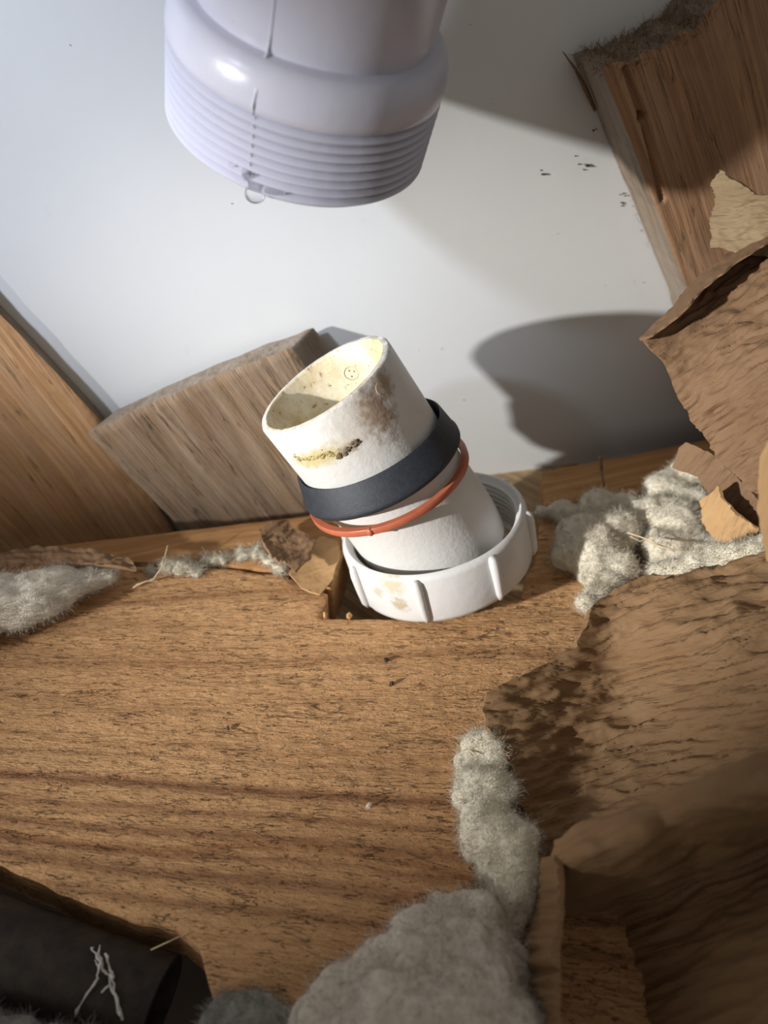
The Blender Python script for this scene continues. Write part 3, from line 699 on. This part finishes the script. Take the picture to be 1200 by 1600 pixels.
# large foreground sheet
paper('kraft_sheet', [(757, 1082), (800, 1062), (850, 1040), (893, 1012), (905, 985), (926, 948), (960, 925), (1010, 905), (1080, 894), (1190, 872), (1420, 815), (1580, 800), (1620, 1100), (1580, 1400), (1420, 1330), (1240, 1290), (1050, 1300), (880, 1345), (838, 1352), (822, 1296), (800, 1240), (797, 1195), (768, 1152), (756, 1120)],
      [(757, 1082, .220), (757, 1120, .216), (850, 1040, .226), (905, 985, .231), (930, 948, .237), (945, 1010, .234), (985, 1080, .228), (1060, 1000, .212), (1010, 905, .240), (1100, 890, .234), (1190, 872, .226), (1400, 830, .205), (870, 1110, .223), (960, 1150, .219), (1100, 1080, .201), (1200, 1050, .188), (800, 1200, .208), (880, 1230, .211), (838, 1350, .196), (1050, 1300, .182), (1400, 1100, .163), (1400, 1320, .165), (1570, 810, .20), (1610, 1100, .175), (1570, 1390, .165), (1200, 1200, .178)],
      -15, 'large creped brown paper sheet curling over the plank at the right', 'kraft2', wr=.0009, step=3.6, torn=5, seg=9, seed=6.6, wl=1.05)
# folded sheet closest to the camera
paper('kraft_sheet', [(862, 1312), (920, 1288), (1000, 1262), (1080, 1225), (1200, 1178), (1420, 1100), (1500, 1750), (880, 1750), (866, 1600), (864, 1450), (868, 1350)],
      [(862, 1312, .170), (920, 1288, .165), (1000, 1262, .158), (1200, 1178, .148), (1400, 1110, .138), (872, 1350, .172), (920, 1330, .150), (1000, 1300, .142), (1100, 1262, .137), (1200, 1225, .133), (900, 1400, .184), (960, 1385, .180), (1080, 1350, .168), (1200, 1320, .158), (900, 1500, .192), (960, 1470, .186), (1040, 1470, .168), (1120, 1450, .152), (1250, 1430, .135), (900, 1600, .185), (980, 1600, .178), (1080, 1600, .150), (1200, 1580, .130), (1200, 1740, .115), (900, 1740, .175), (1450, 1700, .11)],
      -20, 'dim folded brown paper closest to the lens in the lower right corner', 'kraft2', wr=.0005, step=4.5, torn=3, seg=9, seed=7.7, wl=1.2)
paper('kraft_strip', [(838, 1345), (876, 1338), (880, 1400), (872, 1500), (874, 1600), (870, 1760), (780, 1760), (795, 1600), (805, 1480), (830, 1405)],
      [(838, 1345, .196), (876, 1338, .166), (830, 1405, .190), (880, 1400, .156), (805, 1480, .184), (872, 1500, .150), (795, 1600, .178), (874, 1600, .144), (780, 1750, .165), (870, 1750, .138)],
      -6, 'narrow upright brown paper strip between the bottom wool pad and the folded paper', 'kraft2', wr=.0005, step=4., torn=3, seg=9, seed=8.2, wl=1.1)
# left of the notch
def on_floor_paper(name, poly, z, ang, label, mat, seed, curl=0., **kw):
    def f(P):
        w = fl(P[:, 0], P[:, 1], z); b = (w - CAM) @ -BK
        return b - curl * np.clip(fbm(np.stack([P[:, 0], P[:, 1], P[:, 0] * 0], 1), .012, 2, seed) + .3, 0, 1)
    return paper(name, poly, [], ang, label, mat, seed=seed, depthfn=f, **kw)
on_floor_paper('kraft_scrap', [(405, 830), (422, 818), (448, 814), (462, 828), (478, 836), (492, 846), (486, 872), (470, 884), (462, 895), (450, 882), (425, 872), (412, 852)], .006, -30, 'crumpled brown paper scrap on the board edge, left of the pipe nut', 'kraft', 9.1, .008, wr=.0004, step=2.4, torn=2.5, wl=.5)
on_floor_paper('kraft_scrap', [(470, 866), (500, 838), (530, 846), (531, 870), (520, 905), (500, 931), (470, 918), (452, 896)], .0022, -20, 'smooth tan paper scrap lying flat at the left corner of the notch', 'kraft_light', 9.6, .002, wr=.00015, step=2.4, torn=2, wl=.5)
on_floor_paper('kraft_strip', [(-200, 900), (0, 862), (60, 856), (130, 858), (170, 866), (205, 876), (215, 892), (180, 886), (120, 880), (40, 882), (0, 888), (-200, 930)], .010, -5, 'brown paper lip above the wool pad at the left edge', 'kraft', 10.3, .003, wr=.0004, step=2.6, torn=2.5, wl=.5)

# ------------------------------------------------------------------ mineral wool
def wool(name, label, blobs, mat, nf=1800, lump=.0010, fl_len=(.0012, .0045), seed=0, vox=.0010, lumps_sc=190):
    nf = int(nf * 4)
    """blobs: (px, py, height above plank or None, depth or None, radius, squash)"""
    bm = bmesh.new(); cs = []
    for px, py, z, dp, r, sq in blobs:
        c = fl(float(px), float(py), z) if dp is None else atz(float(px), float(py), dp); cs.append(c)
        mtx = Matrix.Translation(Vector(c)) @ Matrix.Diagonal((r, r, r * sq, 1)); bmesh.ops.create_icosphere(bm, subdivisions=3, radius=1., matrix=mtx)
    me = bpy.data.meshes.new('t'); bm.to_mesh(me); bm.free(); t = bpy.data.objects.new('t', me); COL.objects.link(t)
    md = t.modifiers.new('r', 'REMESH'); md.mode = 'VOXEL'; md.voxel_size = vox; ms = t.modifiers.new('s', 'SMOOTH'); ms.factor = .5; ms.iterations = 14; bpy.context.view_layer.update()
    me2 = bpy.data.meshes.new_from_object(t.evaluated_get(bpy.context.evaluated_depsgraph_get())); bpy.data.objects.remove(t)
    n = len(me2.vertices); V = np.zeros(n * 3); N = np.zeros(n * 3); me2.vertices.foreach_get('co', V); me2.vertices.foreach_get('normal', N); V = V.reshape(-1, 3); N = N.reshape(-1, 3)
    V2 = V + N * (fbm(V, lumps_sc * .55, 3, seed + 3) * lump * 1.8 + fbm(V, lumps_sc * 1.3, 3, seed) * lump * .5 + fbm(V, lumps_sc * 4, 3, seed + 5) * lump * .15)[:, None]
    me2.vertices.foreach_set('co', V2.astype(np.float32).ravel()); me2.polygons.foreach_set('use_smooth', [True] * len(me2.polygons)); me2.update(); me2.name = name
    me2.materials.clear()
    o = add(name, me2, MAT[mat], label=label, cat='insulation', group='tufts of mineral wool')
    vis = np.nonzero(np.sum(N * (CAM - V2), 1) > -.02)[0]
    def place(i):
        k = vis[rng.integers(0, len(vis))]; return V2[k] - N[k] * .0006, N[k] * .45 + rng.normal(0, .75, 3)
    add('loose_fibres', strands(nf, place, fl_len, .6, (.00005, .00010), 3), MAT[mat], o, kind='stuff')
    return o
wool('wool_tuft', 'cream wool tuft beside the white nut, with a brown hollow in it',
     [(880, 802, .004, None, .006, .8), (845, 800, .003, None, .0035, .8), (905, 835, .008, None, .009, .9), (925, 860, .008, None, .011, .9), (955, 830, .009, None, .010, .9), (895, 865, .006, None, .008, .9), (960, 880, .006, None, .008, .9), (935, 795, .007, None, .008, .9), (920, 890, .004, None, .007, .8), (975, 800, .007, None, .008, .9)], 'wool', 3200, seed=1)
wool('wool_tuft', 'cream wool tuft further right, under the standing paper sheet',
     [(1040, 770, .010, None, .009, 1.), (1075, 745, .014, None, .0075, 1.), (1020, 810, .009, None, .010, .9), (1055, 820, .010, None, .011, .9), (1045, 860, .008, None, .010, .9), (1090, 860, .008, None, .009, .9), (1085, 790, .012, None, .007, 1.), (1080, 720, .020, None, .0045, 1.)], 'wool', 3200, seed=2)
wool('wool_wisp', 'small pale wool wisp at the top corner of the foreground paper', [(935, 925, .004, None, .005, .8), (950, 905, .004, None, .006, .8), (922, 945, .003, None, .004, .8)], 'wool', 900, seed=3)
wool('wool_wisp', 'blurred wool fringe along the top edge of the foreground paper',
     [(1030, 892, None, .243, .0045, .8), (1060, 888, None, .241, .0050, .8), (1090, 880, None, .239, .0055, .8), (1125, 872, None, .237, .0055, .8), (1160, 868, None, .234, .0055, .8), (1195, 862, None, .231, .006, .8), (1240, 850, None, .228, .006, .8)], 'wool', 1500, seed=4)
wool('wool_strip', 'long cream wool strip along the torn edge of the foreground paper',
     [(752, 1168, .006, None, .0055, .8), (735, 1195, .004, None, .0050, .8), (770, 1180, .007, None, .006, .8), (748, 1235, .006, None, .0075, .7), (770, 1235, .007, None, .0075, .7), (765, 1285, .006, None, .008, .7), (750, 1310, .004, None, .006, .7), (795, 1310, .007, None, .0075, .7), (790, 1350, .006, None, .0080, .7), (815, 1360, .008, None, .006, .7), (800, 1400, .006, None, .0065, .7), (790, 1445, .005, None, .0055, .7), (785, 1480, .004, None, .005, .7)], 'wool', 2600, seed=5)
wool('wool_pad', 'wide cream wool pad at the bottom edge of the picture',
     [(700, 1440, .005, None, .0075, .8), (735, 1450, .006, None, .008, .8), (660, 1490, .007, None, .010, .8), (720, 1500, .008, None, .011, .8), (765, 1520, .008, None, .010, .8), (600, 1540, .007, None, .010, .8), (660, 1560, .010, None, .013, .8), (740, 1580, .012, None, .013, .8), (550, 1590, .008, None, .010, .8), (520, 1640, .008, None, .011, .8), (620, 1640, .012, None, .016, .8), (720, 1660, .014, None, .016, .8), (790, 1640, .012, None, .012, .8)], 'wool_grey', 3600, lump=.0013, seed=6)
wool('wool_pad', 'soft pale wool pad under the paper lip at the left edge',
     [(-60, 955, .008, None, .013, .6), (0, 940, .008, None, .012, .6), (50, 930, .008, None, .011, .6), (95, 917, .007, None, .0095, .6), (135, 906, .006, None, .0075, .6), (165, 900, .005, None, .0055, .6), (30, 955, .006, None, .009, .6), (-50, 985, .006, None, .010, .6), (80, 940, .006, None, .007, .6)], 'wool_grey', 2600, lump=.0008, seed=7)
wool('wool_strip', 'thin ragged wool strip along the seam of plank and board edge',
     [(235, 890, .001, None, .0026, .6), (262, 885, .002, None, .0034, .7), (285, 884, .002, None, .0038, .6), (305, 892, .001, None, .0030, .6), (325, 876, .001, None, .0030, .6), (350, 872, .001, None, .0030, .5), (378, 868, .001, None, .0033, .5), (405, 862, .002, None, .0036, .5), (425, 876, .002, None, .0030, .6), (437, 888, .001, None, .0030, .5)], 'wool', 1300, lump=.0009, fl_len=(.0015, .005), seed=8, vox=.0008, lumps_sc=330)
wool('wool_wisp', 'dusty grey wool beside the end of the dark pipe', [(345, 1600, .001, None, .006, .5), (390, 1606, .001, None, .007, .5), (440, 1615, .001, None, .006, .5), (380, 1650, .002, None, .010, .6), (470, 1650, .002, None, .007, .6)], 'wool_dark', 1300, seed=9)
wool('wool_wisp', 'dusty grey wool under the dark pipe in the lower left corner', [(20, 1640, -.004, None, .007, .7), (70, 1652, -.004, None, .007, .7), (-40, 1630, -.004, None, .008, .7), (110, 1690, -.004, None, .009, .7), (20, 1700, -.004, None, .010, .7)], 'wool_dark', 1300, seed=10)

# ------------------------------------------------------------------ dark metal pipe, cobweb, odds and ends
pa = fl(-160., 1424., -.006); pb = fl(240., 1566., -.013); pd = unit(pb - pa)
PM = frame(pa - pd * .03, pd, CAM - pa); PL = float(np.linalg.norm(pb - pa)) + .030 + .002
mp = empty('dark_pipe', 'dark grimy pipe running into the hole at the lower left of the plank', 'pipe', mw=PM)
add('pipe_tube', lathe_mesh('pipe_tube', [(.0095, 0), (.0110, 0), (.0111, .001), (.0111, PL - .002), (.0111, PL), (.0095, PL)], 80, lambda t, r, z: 0.), MAT['metal'], mp)
web_pts = [[(156, 1478), (158, 1505), (152, 1530), (130, 1560), (112, 1600)], [(142, 1480), (155, 1500), (168, 1525), (182, 1560), (192, 1605)], [(165, 1490), (172, 1515), (176, 1540), (184, 1575), (190, 1590)], [(148, 1500), (158, 1512), (172, 1522), (178, 1530)], [(160, 1550), (172, 1532), (180, 1522)]]
web = empty('cobweb', 'pale dusty cobweb strands hanging on the dark pipe', 'cobweb', loc=tuple(to_world(pipe_surf(156., 1478., .0121, PM), PM)))
for i, pl in enumerate(web_pts):
    pts = [to_world(pipe_surf(float(x), float(y), .0124 + .0012 * math.sin(1.3 * k + i), PM), PM) for k, (x, y) in enumerate(pl)]
    fine = []
    for a, b in zip(pts[:-1], pts[1:]):
        for t in np.linspace(0, 1, 5)[:-1]: fine.append(a * (1 - t) + b * t + rng.normal(0, .00018, 3))
    me = tube_mesh('web_strand', [p - np.array(web.location) for p in fine], [rng.uniform(.00012, .0005) for _ in fine], 5); add('web_strand', me, MAT['web'], web)

def straw(pl, label, r=.0002, mat='straw', cat='straw', z=None, name='straw_fibre', dp=None, group='stray fibres'):
    pts = [atz(float(x), float(y), d) if dp else fl(float(x), float(y), d) for x, y, d in pl]; fine = []
    for k in range(len(pts) - 1):
        for t in np.linspace(0, 1, 5)[:-1]: fine.append(pts[k] * (1 - t) + pts[k + 1] * t)
    fine.append(pts[-1])
    return add(name, tube_mesh(name, fine, [r * (1 - .5 * i / len(fine)) for i in range(len(fine))], 6), MAT[mat], label=label, cat=cat, group=group)
straw([(212, 914, .001), (240, 905, .003), (254, 885, .006), (262, 852, .011)], 'bent pale straw standing up from the ragged wool strip', .00035)
straw([(208, 918, .001), (228, 908, .003), (250, 908, .002)], 'short pale straw lying at the left end of the ragged wool strip', .0003)
straw([(980, 832, .018), (1010, 842, .020), (1055, 862, .019)], 'pale straw crossing the gap between the two wool tufts', .0003)
straw([(1008, 846, .019), (1040, 856, .020), (1098, 868, .019)], 'long pale straw lying on the right wool tuft', .00035)
straw([(985, 838, .019), (1000, 846, .018), (1028, 832, .021)], 'thin curved straw at the right side of the left wool tuft', .00022)
straw([(938, 712, .014), (940, 735, .008), (944, 760, .004)], 'upright brown twig at the back of the left wool tuft', .0009, 'fray', 'twig', name='twig', group='twigs')
straw([(700, 1498, .014), (690, 1520, .017), (675, 1545, .018), (668, 1560, .018)], 'thin dark twig lying on the bottom wool pad', .00025, 'fray', 'twig', name='twig', group='twigs')
straw([(722, 1162, .006), (735, 1172, .009), (745, 1182, .011)], 'short pale straw at the tip of the long wool strip', .00035)
straw([(236, 1484, -.001), (262, 1472, .001), (283, 1462, .001)], 'pale straw lying across the hole beside the dark pipe', .00018)

def chip(name, px, py, size, mat, label, cat='crumb', on='wall', group='specks of dirt'):
    p = wallpt(px, py, .0002) if on == 'wall' else fl(float(px), float(py), .0004 + size * .4)
    bm = bmesh.new(); bmesh.ops.create_icosphere(bm, subdivisions=1, radius=1.); sx, sy, sz = rng.uniform(.5, 1.3, 3)
    R_ = Matrix.Rotation(rng.uniform(0, 6), 3, Vector(rng.normal(0, 1, 3)).normalized())
    for vv in bm.verts:
        c = R_ @ Vector((vv.co.x * sx, vv.co.y * sy, vv.co.z * sz)); vv.co = Vector(p) + c * size * (1 + .3 * random.uniform(-1, 1))
    me = bpy.data.meshes.new(name); bm.to_mesh(me); bm.free()
    return add(name, me, MAT[mat], label=label, cat=cat, group=group)
WALL_SPECKS = [(848, 268, 4.2), (898, 244, 3), (915, 260, 4), (905, 258, 3), (927, 200, 4), (971, 306, 3.5), (972, 320, 3), (768, 163, 2.2), (725, 625, 2.2), (736, 37, 2), (107, 70, 2), (690, 545, 2), (655, 548, 1.6), (362, 318, 1.6), (945, 445, 1.6), (990, 440, 1.5), (1005, 442, 1.5), (900, 275, 1.8), (872, 365, 1.2), (560, 440, 1.)]
def specks_mesh():
    bm = bmesh.new()
    for x, y, s in WALL_SPECKS:
        p = Vector(wallpt(float(x), float(y), .0002)); k = .28 / F * s * .75
        for j in range(3 if s > 2.5 else 1):
            q = p + Vector(rng.normal(0, k * .7, 3)); bmesh.ops.create_icosphere(bm, subdivisions=1, radius=k * rng.uniform(.4, .9), matrix=Matrix.Translation(q) @ Matrix.Rotation(rng.uniform(0, 3), 4, 'Z') @ Matrix.Diagonal((1.6, .8, .6, 1)))
    me = bpy.data.meshes.new('dirt_specks'); bm.to_mesh(me); bm.free(); return me
add('dirt_specks', specks_mesh(), MAT['crumb'], label='tiny dark dirt specks stuck to the white sheet', cat='dirt', kind='stuff')
for px, py, s, l in [(356, 1137, .0009, 'dark round speck on the plank left of its middle'), (603, 1031, .0009, 'dark crumb on the plank just below the nut'), (612, 1068, .0012, 'dark fibre crumb on the plank below the small crumb under the nut')]:
    chip('dirt_crumb', px, py, s, 'crumb', l, on='plank')
for px, py, s, l in [(576, 1259, .0010, 'white fleck on the lower middle of the plank'), (508, 962, .0012, 'pale wood crumb at the left corner of the notch'), (546, 962, .0011, 'pale wood crumb in the middle of the notch edge')]:
    chip('pale_fleck', px, py, s, 'ledge' if 'wood' in l else 'wool', l, on='plank', group='pale flecks')
